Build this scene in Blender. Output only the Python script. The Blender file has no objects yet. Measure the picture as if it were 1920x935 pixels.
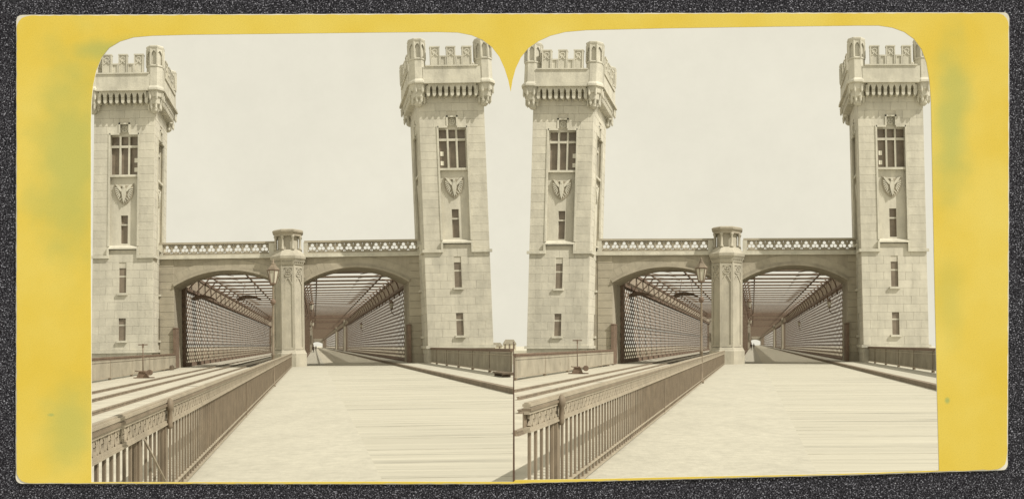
import bpy, math, random
from mathutils import Vector, Matrix
from mathutils.geometry import tessellate_polygon
random.seed(7)
R = math.radians
scene = bpy.context.scene
C = scene.collection

# ------------------------------------------------------------------ camera
EYE = 1.64
F, PX, PY = 1760.0, 963.0, 648.0
cam_data = bpy.data.cameras.new('camera')
cam_data.sensor_width = 36.0
cam_data.lens = 36.0 * F / 1920.0
cam_data.shift_x = (960.0 - PX) / 1920.0
cam_data.shift_y = (PY - 467.5) / 1920.0
cam_data.clip_start = 0.1
cam_data.clip_end = 12000.0
cam = bpy.data.objects.new('camera', cam_data)
cam.location = (0, 0, EYE)
cam.rotation_euler = (R(90), 0, 0)
C.objects.link(cam)
scene.camera = cam

# ------------------------------------------------------------------ sky and sun
SUN_EL, SUN_AZ = R(47), R(118)          # azimuth clockwise from +Y
world = bpy.data.worlds.new('World')
scene.world = world
world.use_nodes = True
nt = world.node_tree
for n in list(nt.nodes):
    nt.nodes.remove(n)
sky = nt.nodes.new('ShaderNodeTexSky')
sky.sky_type = 'NISHITA'
sky.sun_disc = False
sky.sun_elevation = SUN_EL
sky.sun_rotation = SUN_AZ
sky.dust_density = 4.0
bw = nt.nodes.new('ShaderNodeRGBToBW')
mr = nt.nodes.new('ShaderNodeMapRange')
mr.clamp = True
mr.inputs['From Min'].default_value = 0.0
mr.inputs['From Max'].default_value = 14.0
mr.inputs['To Min'].default_value = 7.25
mr.inputs['To Max'].default_value = 7.8
mul = nt.nodes.new('ShaderNodeVectorMath')
mul.operation = 'SCALE'
mul.inputs[0].default_value = (1.0, 0.953, 0.79)       # thin warm overcast
bg = nt.nodes.new('ShaderNodeBackground')
bg.inputs['Strength'].default_value = 0.10
wo = nt.nodes.new('ShaderNodeOutputWorld')
nt.links.new(sky.outputs[0], bw.inputs[0])
nt.links.new(bw.outputs[0], mr.inputs['Value'])
nt.links.new(mr.outputs[0], mul.inputs['Scale'])
tc = nt.nodes.new('ShaderNodeTexCoord')
cl = nt.nodes.new('ShaderNodeTexNoise')                # faint high cloud
cl.inputs['Scale'].default_value = 9.0
cl.inputs['Detail'].default_value = 12.0
cl.inputs['Roughness'].default_value = 0.75
cm = nt.nodes.new('ShaderNodeMapRange')
cm.inputs['From Min'].default_value = 0.3
cm.inputs['From Max'].default_value = 0.7
cm.inputs['To Min'].default_value = 0.96
cm.inputs['To Max'].default_value = 1.045
cv = nt.nodes.new('ShaderNodeVectorMath')
cv.operation = 'SCALE'
nt.links.new(tc.outputs['Generated'], cl.inputs['Vector'])
nt.links.new(cl.outputs['Fac'], cm.inputs['Value'])
nt.links.new(mul.outputs[0], cv.inputs[0])
nt.links.new(cm.outputs[0], cv.inputs['Scale'])
nt.links.new(cv.outputs[0], bg.inputs['Color'])
nt.links.new(bg.outputs[0], wo.inputs['Surface'])

sun_data = bpy.data.lights.new('sun', 'SUN')
sun_data.energy = 3.9
sun_data.angle = R(0.6)
sun_data.color = (1.0, 0.95, 0.85)
sun = bpy.data.objects.new('sun', sun_data)
to_sun = Vector((math.sin(SUN_AZ) * math.cos(SUN_EL), math.cos(SUN_AZ) * math.cos(SUN_EL), math.sin(SUN_EL)))
sun.rotation_euler = (-to_sun).to_track_quat('-Z', 'Y').to_euler()
sun.location = to_sun * 200
C.objects.link(sun)
vs = scene.view_settings
vs.view_transform = 'Standard'
vs.look = 'None'
vs.exposure = 0.15
vs.gamma = 1.0
scene.cycles.max_bounces = 8
scene.cycles.diffuse_bounces = 6

# ------------------------------------------------------------------ materials
def material(name, rgb, rough=0.85, scale=1.5, var=0.18, rand=0.0, bump=0.0, bump_scale=None, stretch=(1, 1, 1), spec=0.25, dark=None, stain=0.0, stain_map=(1.0, 0.6, 0.22), stain_rng=(0.36, 0.58)):
    m = bpy.data.materials.new(name)
    m.use_nodes = True
    t = m.node_tree
    b = t.nodes['Principled BSDF']
    b.inputs['Roughness'].default_value = rough
    b.inputs['Specular IOR Level'].default_value = spec
    geo = t.nodes.new('ShaderNodeNewGeometry')
    mp = t.nodes.new('ShaderNodeMapping')
    mp.inputs['Scale'].default_value = stretch
    t.links.new(geo.outputs['Position'], mp.inputs['Vector'])
    nz = t.nodes.new('ShaderNodeTexNoise')
    nz.inputs['Scale'].default_value = scale
    nz.inputs['Detail'].default_value = 7.0
    nz.inputs['Roughness'].default_value = 0.62
    t.links.new(mp.outputs[0], nz.inputs['Vector'])
    ramp = t.nodes.new('ShaderNodeValToRGB')
    lo = [max(0, c * (1 - var)) for c in rgb]
    if dark:
        lo = dark
    hi = [min(0.95, c * (1 + var)) for c in rgb]
    ramp.color_ramp.elements[0].position = 0.32
    ramp.color_ramp.elements[0].color = (*lo, 1)
    ramp.color_ramp.elements[1].position = 0.68
    ramp.color_ramp.elements[1].color = (*hi, 1)
    t.links.new(nz.outputs['Fac'], ramp.inputs['Fac'])
    col = ramp.outputs['Color']
    if stain:
        m2 = t.nodes.new('ShaderNodeMapping')
        m2.inputs['Scale'].default_value = stain_map
        t.links.new(geo.outputs['Position'], m2.inputs['Vector'])
        n3 = t.nodes.new('ShaderNodeTexNoise')
        n3.inputs['Scale'].default_value = 0.9
        n3.inputs['Detail'].default_value = 9.0
        n3.inputs['Roughness'].default_value = 0.7
        t.links.new(m2.outputs[0], n3.inputs['Vector'])
        r3 = t.nodes.new('ShaderNodeMapRange')
        r3.inputs['From Min'].default_value = stain_rng[0]
        r3.inputs['From Max'].default_value = stain_rng[1]
        r3.inputs['To Min'].default_value = 1 - stain
        r3.inputs['To Max'].default_value = 1.03
        t.links.new(n3.outputs['Fac'], r3.inputs['Value'])
        v3 = t.nodes.new('ShaderNodeVectorMath')
        v3.operation = 'SCALE'
        t.links.new(col, v3.inputs[0])
        t.links.new(r3.outputs[0], v3.inputs['Scale'])
        col = v3.outputs[0]
    if rand:
        oi = t.nodes.new('ShaderNodeObjectInfo')
        mr = t.nodes.new('ShaderNodeMapRange')
        mr.inputs['To Min'].default_value = 1 - rand
        mr.inputs['To Max'].default_value = 1 + rand
        t.links.new(oi.outputs['Random'], mr.inputs['Value'])
        vm = t.nodes.new('ShaderNodeVectorMath')
        vm.operation = 'SCALE'
        t.links.new(col, vm.inputs[0])
        t.links.new(mr.outputs[0], vm.inputs['Scale'])
        col = vm.outputs[0]
    t.links.new(col, b.inputs['Base Color'])
    if bump:
        n2 = t.nodes.new('ShaderNodeTexNoise')
        n2.inputs['Scale'].default_value = bump_scale or scale * 6
        n2.inputs['Detail'].default_value = 6.0
        t.links.new(mp.outputs[0], n2.inputs['Vector'])
        bp = t.nodes.new('ShaderNodeBump')
        bp.inputs['Strength'].default_value = bump
        bp.inputs['Distance'].default_value = 0.05
        t.links.new(n2.outputs['Fac'], bp.inputs['Height'])
        t.links.new(bp.outputs[0], b.inputs['Normal'])
    return m

M = {
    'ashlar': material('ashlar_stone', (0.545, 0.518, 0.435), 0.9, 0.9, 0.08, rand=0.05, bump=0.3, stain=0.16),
    'mortar': material('mortar', (0.51, 0.48, 0.40), 0.95, 2.0, 0.12),
    'trim': material('dressed_stone', (0.55, 0.525, 0.44), 0.85, 1.2, 0.10, bump=0.3, stain=0.18),
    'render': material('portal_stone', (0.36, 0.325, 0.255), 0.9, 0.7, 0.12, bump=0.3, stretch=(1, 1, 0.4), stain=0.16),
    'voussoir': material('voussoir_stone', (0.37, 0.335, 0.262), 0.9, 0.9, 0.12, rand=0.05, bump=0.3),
    'iron': material('painted_iron', (0.175, 0.125, 0.092), 0.7, 2.5, 0.2),
    'lattice': material('lattice_iron', (0.225, 0.165, 0.12), 0.7, 1.5, 0.2),
    'roofing': material('roof_boards', (0.60, 0.54, 0.43), 0.9, 0.5, 0.15, stretch=(1, .2, 1)),
    'beam': material('roof_beam', (0.20, 0.152, 0.112), 0.8, 2.5, 0.2),
    'rail': material('railing_paint', (0.34, 0.295, 0.225), 0.6, 3.0, 0.15, bump=0.2),
    'bars': material('baluster_paint', (0.20, 0.160, 0.115), 0.6, 3.0, 0.2),
    'fence': material('fence_paint', (0.36, 0.325, 0.255), 0.8, 1.2, 0.15, stain=0.2),
    'pier': material('pier_stone', (0.43, 0.40, 0.325), 0.9, 1.0, 0.1, bump=0.3, stain=0.2),
    'fascia': material('fascia_boards', (0.36, 0.305, 0.235), 0.85, 0.8, 0.15),
    'steel': material('rail_steel', (0.24, 0.195, 0.145), 0.5, 4.0, 0.3),
    'sand': material('gravelled_walk', (0.45, 0.428, 0.355), 0.95, 5.0, 0.09, bump=0.22, bump_scale=14, stain=0.06, stain_map=(1, .5, 1)),
    'ballast': material('track_bed', (0.46, 0.432, 0.355), 0.95, 1.2, 0.13, bump=0.5, bump_scale=7),
    'plank': material('worn_plank', (0.455, 0.432, 0.355), 0.9, 1.3, 0.13, rand=0.04, bump=0.5, stretch=(0.16, 4.5, 3.0), stain=0.34, stain_map=(0.10, 2.0, 1.0), stain_rng=(0.35, 0.45)),
    'road': material('plank_road', (0.50, 0.465, 0.37), 0.9, 1.0, 0.13, bump=0.3, stretch=(0.25, 1.4, 1.0)),
    'kerb': material('kerb_stone', (0.22, 0.18, 0.135), 0.9, 2.0, 0.2),
    'glass': material('window_glass', (0.20, 0.165, 0.125), 0.35, 1.5, 0.2, spec=0.4),
    'sky_white': material('pane_sky_white', (0.80, 0.77, 0.66), 0.9, 4.0, 0.05),  # bright sky painted as a white surface, for the open panes
    'lampglass': material('lamp_glass', (0.50, 0.47, 0.38), 0.2, 3.0, 0.1, spec=0.5),
    'timber': material('dark_timber', (0.14, 0.11, 0.08), 0.9, 3.0, 0.35, bump=0.4),
    'water': material('river_water', (0.50, 0.48, 0.40), 0.4, 0.05, 0.15),
    'bank': material('river_bank', (0.52, 0.49, 0.40), 0.95, 0.03, 0.12),
    'plaster': material('house_plaster', (0.55, 0.51, 0.41), 0.9, 0.5, 0.1),
    'tile': material('roof_slate', (0.34, 0.31, 0.25), 0.9, 1.0, 0.2),
    'cloth': material('dark_coat', (0.07, 0.055, 0.045), 0.9, 5.0, 0.2),
    'skin': material('skin', (0.4, 0.31, 0.23), 0.7, 5.0, 0.1),
    'cardcore': material('card_core', (0.62, 0.60, 0.53), 0.95, 14.0, 0.14),
    'seam': material('seam_ink', (0.09, 0.055, 0.04), 0.9, 6.0, 0.3),
}

def yellow_card_material():
    m = bpy.data.materials.new('yellow_card')
    m.use_nodes = True
    t = m.node_tree
    b = t.nodes['Principled BSDF']
    b.inputs['Roughness'].default_value = 0.8
    b.inputs['Specular IOR Level'].default_value = 0.2
    geo = t.nodes.new('ShaderNodeNewGeometry')
    def noise(scale, detail=6):
        n = t.nodes.new('ShaderNodeTexNoise')
        n.inputs['Scale'].default_value = scale
        n.inputs['Detail'].default_value = detail
        t.links.new(geo.outputs['Position'], n.inputs['Vector'])
        return n.outputs['Fac']
    # damp stains with a shape of their own
    acc = None
    for (sx, sz, rx, rz, amt) in STAINS:
        mp = t.nodes.new('ShaderNodeMapping')
        mp.vector_type = 'TEXTURE'
        mp.inputs['Location'].default_value = (sx, CARD_Y, sz)
        mp.inputs['Scale'].default_value = (rx, 1, rz)
        t.links.new(geo.outputs['Position'], mp.inputs['Vector'])
        ln = t.nodes.new('ShaderNodeVectorMath'); ln.operation = 'LENGTH'
        t.links.new(mp.outputs[0], ln.inputs[0])
        ad = t.nodes.new('ShaderNodeMath'); ad.operation = 'MULTIPLY_ADD'
        t.links.new(noise(4.5, 10), ad.inputs[0]); ad.inputs[1].default_value = 1.0
        t.links.new(ln.outputs['Value'], ad.inputs[2])
        mr = t.nodes.new('ShaderNodeMapRange'); mr.interpolation_type = 'SMOOTHSTEP'
        mr.inputs['From Min'].default_value = 1.55; mr.inputs['From Max'].default_value = 0.65
        mr.inputs['To Min'].default_value = 0.0; mr.inputs['To Max'].default_value = amt
        t.links.new(ad.outputs[0], mr.inputs['Value'])
        if acc is None:
            acc = mr.outputs[0]
        else:
            mx = t.nodes.new('ShaderNodeMath'); mx.operation = 'MAXIMUM'
            t.links.new(acc, mx.inputs[0]); t.links.new(mr.outputs[0], mx.inputs[1])
            acc = mx.outputs[0]
    r1 = t.nodes.new('ShaderNodeValToRGB')
    r1.color_ramp.elements[0].position = 0.3; r1.color_ramp.elements[0].color = (0.63, 0.47, 0.065, 1)
    r1.color_ramp.elements[1].position = 0.7; r1.color_ramp.elements[1].color = (0.665, 0.535, 0.12, 1)
    t.links.new(noise(2.2, 9), r1.inputs['Fac'])
    mix = t.nodes.new('ShaderNodeMix'); mix.data_type = 'RGBA'
    t.links.new(acc, mix.inputs['Factor'])
    t.links.new(r1.outputs[0], mix.inputs['A'])
    mix.inputs['B'].default_value = (0.36, 0.40, 0.12, 1)
    # fine paper fibres and specks
    r2 = t.nodes.new('ShaderNodeValToRGB')
    r2.color_ramp.elements[0].position = 0.30; r2.color_ramp.elements[0].color = (0.86, 0.86, 0.84, 1)
    r2.color_ramp.elements[1].position = 0.55; r2.color_ramp.elements[1].color = (1, 1, 1, 1)
    t.links.new(noise(170, 3), r2.inputs['Fac'])
    m2 = t.nodes.new('ShaderNodeMix'); m2.data_type = 'RGBA'; m2.blend_type = 'MULTIPLY'
    m2.inputs['Factor'].default_value = 1.0
    t.links.new(mix.outputs['Result'], m2.inputs['A']); t.links.new(r2.outputs[0], m2.inputs['B'])
    t.links.new(m2.outputs['Result'], b.inputs['Base Color'])
    return m

def felt_material():
    m = bpy.data.materials.new('speckled_felt')
    m.use_nodes = True
    t = m.node_tree
    b = t.nodes['Principled BSDF']
    b.inputs['Roughness'].default_value = 1.0
    b.inputs['Specular IOR Level'].default_value = 0.05
    geo = t.nodes.new('ShaderNodeNewGeometry')
    n = t.nodes.new('ShaderNodeTexNoise')
    n.inputs['Scale'].default_value = 125.0
    n.inputs['Detail'].default_value = 2.0
    t.links.new(geo.outputs['Position'], n.inputs['Vector'])
    r = t.nodes.new('ShaderNodeValToRGB')
    cr = r.color_ramp
    cr.elements[0].position = 0.36; cr.elements[0].color = (0.007, 0.007, 0.009, 1)
    cr.elements[1].position = 0.74; cr.elements[1].color = (0.42, 0.43, 0.52, 1)
    e = cr.elements.new(0.60); e.color = (0.045, 0.045, 0.056, 1)
    t.links.new(n.outputs['Fac'], r.inputs['Fac'])
    t.links.new(r.outputs[0], b.inputs['Base Color'])
    return m

# ------------------------------------------------------------------ mesh helper
class MB:
    """collects simple shapes as one mesh; fn maps (a, d, z) of a face to the thing's own x, y, z"""
    def __init__(self, fn=None):
        self.v, self.f, self.s, self.fn = [], [], [], fn
    def add(self, verts, faces, smooth=False):
        k = len(self.v)
        self.v += [self.fn(*p) for p in verts] if self.fn else [tuple(p) for p in verts]
        self.f += [tuple(i + k for i in f) for f in faces]
        self.s += [smooth] * len(faces)
        return self
    def box(self, x0, x1, y0, y1, z0, z1):
        return self.add([(x0, y0, z0), (x1, y0, z0), (x1, y1, z0), (x0, y1, z0), (x0, y0, z1), (x1, y0, z1), (x1, y1, z1), (x0, y1, z1)],
                        [(0, 3, 2, 1), (4, 5, 6, 7), (0, 1, 5, 4), (1, 2, 6, 5), (2, 3, 7, 6), (3, 0, 4, 7)])
    def cbox(self, x0, x1, y0, y1, z0, z1, c):
        """box with a chamfered front rim (front is y0)"""
        a = [(x0, y0 + c, z0), (x1, y0 + c, z0), (x1, y0 + c, z1), (x0, y0 + c, z1)]
        b = [(x0 + c, y0, z0 + c), (x1 - c, y0, z0 + c), (x1 - c, y0, z1 - c), (x0 + c, y0, z1 - c)]
        e = [(x0, y1, z0), (x1, y1, z0), (x1, y1, z1), (x0, y1, z1)]
        fs = [(4, 5, 6, 7)]
        for i in range(4):
            j = (i + 1) % 4
            fs += [(i, j, 4 + j, 4 + i), (8 + i, 8 + j, j, i)]
        return self.add(a + b + e, fs)
    def prism(self, poly, d0, d1, hole=None):
        """outline in (a, z) given thickness from d0 to d1"""
        loops = [poly] + ([] if not hole else list(hole) if isinstance(hole[0][0], (list, tuple)) else [hole])
        tris = tessellate_polygon([[Vector((a, z, 0)) for a, z in lp] for lp in loops])
        pts = [p for lp in loops for p in lp]
        n = len(pts)
        vs = [(a, d0, z) for a, z in pts] + [(a, d1, z) for a, z in pts]
        fs = [tuple(t) for t in tris] + [tuple(i + n for i in reversed(t)) for t in tris]
        k = 0
        for lp in loops:
            m = len(lp)
            for i in range(m):
                j = (i + 1) % m
                fs.append((k + i, k + j, n + k + j, n + k + i))
            k += m
        return self.add(vs, fs)
    def ring(self, cx, cz, ro, ri, d0, d1, n=16, a0=0.0, a1=2 * math.pi):
        full = abs(a1 - a0 - 2 * math.pi) < 1e-6
        m = n if full else n + 1
        vs = []
        for i in range(m):
            t = a0 + (a1 - a0) * i / n
            c, s = math.cos(t), math.sin(t)
            vs += [(cx + ro * c, d0, cz + ro * s), (cx + ri * c, d0, cz + ri * s), (cx + ri * c, d1, cz + ri * s), (cx + ro * c, d1, cz + ro * s)]
        fs = []
        for i in range(n):
            j = (i + 1) % m
            for k in range(4):
                l = (k + 1) % 4
                fs.append((4 * i + k, 4 * i + l, 4 * j + l, 4 * j + k))
        if not full:
            fs += [(0, 1, 2, 3), (4 * n + 3, 4 * n + 2, 4 * n + 1, 4 * n)]
        return self.add(vs, fs)
    def bar(self, p, q, w, d0, d1):
        """flat bar in the (a, z) plane"""
        (x0, z0), (x1, z1) = p, q
        L = math.hypot(x1 - x0, z1 - z0) or 1
        nx, nz = -(z1 - z0) / L * w / 2, (x1 - x0) / L * w / 2
        o = [(x0 + nx, z0 + nz), (x1 + nx, z1 + nz), (x1 - nx, z1 - nz), (x0 - nx, z0 - nz)]
        vs = [(a, d0, z) for a, z in o] + [(a, d1, z) for a, z in o]
        return self.add(vs, [(0, 1, 2, 3), (7, 6, 5, 4), (0, 4, 5, 1), (1, 5, 6, 2), (2, 6, 7, 3), (3, 7, 4, 0)])
    def lathe(self, prof, n=8, cx=0, cy=0, rot=0.0, ys=1.0, smooth=False, cap=True):
        vs, fs = [], []
        for r, z in prof:
            for i in range(n):
                t = rot + 2 * math.pi * i / n
                vs.append((cx + r * math.cos(t), cy + r * math.sin(t) * ys, z))
        for k in range(len(prof) - 1):
            for i in range(n):
                j = (i + 1) % n
                fs.append((k * n + i, k * n + j, (k + 1) * n + j, (k + 1) * n + i))
        self.add(vs, fs, smooth)
        if cap:
            m = (len(prof) - 1) * n
            b = len(self.v) - len(vs)
            self.f += [tuple(b + i for i in reversed(range(n))), tuple(b + m + i for i in range(n))]
            self.s += [False, False]
        return self
    def tube(self, path, r, n=6, smooth=True):
        path = [Vector(p) for p in path]
        rs = r if isinstance(r, (list, tuple)) else [r] * len(path)
        vs, fs = [], []
        up = Vector((0, 0, 1))
        for k, p in enumerate(path):
            d = (path[min(k + 1, len(path) - 1)] - path[max(k - 1, 0)]).normalized()
            a = d.cross(up if abs(d.z) < 0.95 else Vector((1, 0, 0))).normalized()
            b = d.cross(a)
            for i in range(n):
                t = 2 * math.pi * i / n
                vs.append(tuple(p + rs[k] * (a * math.cos(t) + b * math.sin(t))))
        for k in range(len(path) - 1):
            for i in range(n):
                j = (i + 1) % n
                fs.append((k * n + i, k * n + j, (k + 1) * n + j, (k + 1) * n + i))
        self.add(vs, fs, smooth)
        b = len(self.v) - len(vs)
        m = (len(path) - 1) * n
        self.f += [tuple(b + i for i in reversed(range(n))), tuple(b + m + i for i in range(n))]
        self.s += [False, False]
        return self
    def mesh(self, name, mat, L=None):
        import bmesh
        me = bpy.data.meshes.new(name)
        vs = [tuple(L @ Vector(p)) for p in self.v] if L else self.v
        me.from_pydata(vs, [], self.f)
        for p, s in zip(me.polygons, self.s):
            p.use_smooth = s
        b = bmesh.new(); b.from_mesh(me)
        bmesh.ops.recalc_face_normals(b, faces=b.faces)
        b.to_mesh(me); b.free()
        me.materials.append(mat)
        return me

def link(name, data, parent=None, loc=(0, 0, 0)):
    o = bpy.data.objects.new(name, data)
    C.objects.link(o)
    o.parent = parent
    o.location = loc
    return o

def struct(name, mb, mat, L=None, loc=(0, 0, 0)):
    o = link(name, mb.mesh(name, mat, L), None, loc)
    o['kind'] = 'structure'
    return o

class Bridge:
    """ground plan of one bridge: its axis runs off at a skew to the portal front, its deck has a slight fall"""
    def __init__(self, axis_px, level_px, cross_fall, side):
        self.k = (axis_px - PX) / F
        self.s = (PY - level_px) / F
        self.r = cross_fall
        self.axis_px = axis_px
        self.side = side                       # -1: left bridge, +1: right bridge
        self.word = 'left' if side < 0 else 'right'
    def L(self, lean=0.0, skew=True):
        k = self.k if skew else 0.0
        return Matrix(((1, k, lean), (0, 1, 0), (self.r, self.s, 1)))
    def world(self, u, v, w, lean=0.0):
        return Vector((u + self.k * v + lean * (w - EYE), v, w + self.r * u + self.s * v))
    def u_at(self, px, v):
        return (px - PX) * v / F - self.k * v
    def limit(self, v):
        return -self.k * v                     # where the two decks meet (x = 0)

class Thing:
    def __init__(self, name, label, cat, br, base, lean=0.0, skew=True, group=None):
        self.br, self.LM = br, br.L(lean, skew)
        self.root = link(name, None, None, br.world(*base, lean))
        self.root.empty_display_size = 0.3
        self.root['label'] = label
        self.root['category'] = cat
        if group:
            self.root['group'] = group
        self.cache = {}
    def part(self, name, mb, mat, parent=None, off=(0, 0, 0), stuff=False, label=None):
        o = link(name, mb.mesh(name, mat, self.LM), parent or self.root, self.LM @ Vector(off))
        if stuff: o['kind'] = 'stuff'
        if label: o['label'] = label
        return o
    def inst(self, name, key, make, mat, off, parent=None, stuff=False):
        if key not in self.cache:
            self.cache[key] = make().mesh(name, mat, self.LM)
        return link(name, self.cache[key], parent or self.root, self.LM @ Vector(off))

DS = 1.6      # plan depth of the masonry against its width

# ------------------------------------------------------------------ rectangles minus openings
def cells(x0, x1, z0, z1, holes):
    xs = sorted({x0, x1, *[h[0] for h in holes], *[h[1] for h in holes]})
    xs = [x for x in xs if x0 <= x <= x1]
    out = []
    for a, b in zip(xs, xs[1:]):
        m = (a + b) / 2
        cut = sorted([(h[2], h[3]) for h in holes if h[0] < m < h[1]])
        z = z0
        for lo, hi in cut:
            if lo > z: out.append((a, b, z, min(lo, z1)))
            z = max(z, hi)
        if z < z1: out.append((a, b, z, z1))
    return out

def courses(x0, x1, z0, z1, holes, ch, bl):
    """ashlar: list of blocks (a0, a1, z0, z1) in running bond, cut round the openings"""
    n = max(1, round((z1 - z0) / ch)); ch = (z1 - z0) / n
    out = []
    for i in range(n):
        a, b = z0 + i * ch, z0 + (i + 1) * ch
        segs = [(x0, x1)]
        for h in holes:
            if h[2] < b - 0.15 and h[3] > a + 0.15:
                ns = []
                for s, e in segs:
                    if h[1] <= s or h[0] >= e: ns.append((s, e)); continue
                    if h[0] > s: ns.append((s, h[0]))
                    if h[1] < e: ns.append((h[1], e))
                segs = ns
        for s, e in segs:
            L = e - s
            if L < 0.12: continue
            m = max(1, round(L / bl))
            if L > bl * 1.5 and i % 2:
                w = L / m
                cuts = [s] + [s + w * (j + 0.5) for j in range(m)] + [e]
            else:
                cuts = [s + L * j / m for j in range(m + 1)]
            out += [(p, q, a, b) for p, q in zip(cuts, cuts[1:])]
    return out

# ------------------------------------------------------------------ tower
def eagle_shield(T, fn, cx, z0, z1, parent=None, d=0.0):
    """carved shield with a spread eagle, in relief on the recess wall"""
    H = z1 - z0; W = H * 0.90
    out = [(-.5, 1), (-.36, .97), (-.2, .90), (0, .93), (.2, .90), (.36, .97), (.5, 1), (.5, .62), (.42, .36), (.24, .13), (0, 0), (-.24, .13), (-.42, .36), (-.5, .62)]
    P = lambda x, z: (cx + x * W, z0 + z * H)
    sh = T.part('shield', MB(fn).prism([P(*p) for p in out], d - 0.10, d + 0.02), M['render'], parent)
    e = MB(fn)
    e.prism([P(x, z) for x, z in [(-.07, .80), (.07, .80), (.12, .55), (.07, .30), (0, .06), (-.07, .30), (-.12, .55)]], d - 0.24, d - 0.09)
    e.prism([P(x, z) for x, z in [(-.06, .78), (.05, .78), (.06, .90), (-.02, .94), (-.15, .88), (-.06, .86)]], d - 0.26, d - 0.09)
    for s in (-1, 1):
        e.prism([P(s * x, z) for x, z in [(.10, .72), (.30, .93), (.46, .97), (.38, .85), (.22, .66), (.12, .58)]], d - 0.22, d - 0.09)
        for i in range(6):
            t = i / 5
            a = P(s * (.20 + .10 * (1 - t)), .78 - .30 * t)
            b = P(s * (.47 - .17 * t * t), .78 - .50 * t)
            e.bar(a, b, 0.075, d - 0.20 + i * .006, d - 0.09)
        e.bar(P(s * .06, .36), P(s * .24, .22), 0.07, d - 0.16 - s * .003, d - 0.09)
        e.bar(P(s * .03, .28), P(s * .11, .13), 0.07, d - 0.15 - s * .003, d - 0.09)
    T.part('eagle_relief', e, M['trim'], sh)

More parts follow.
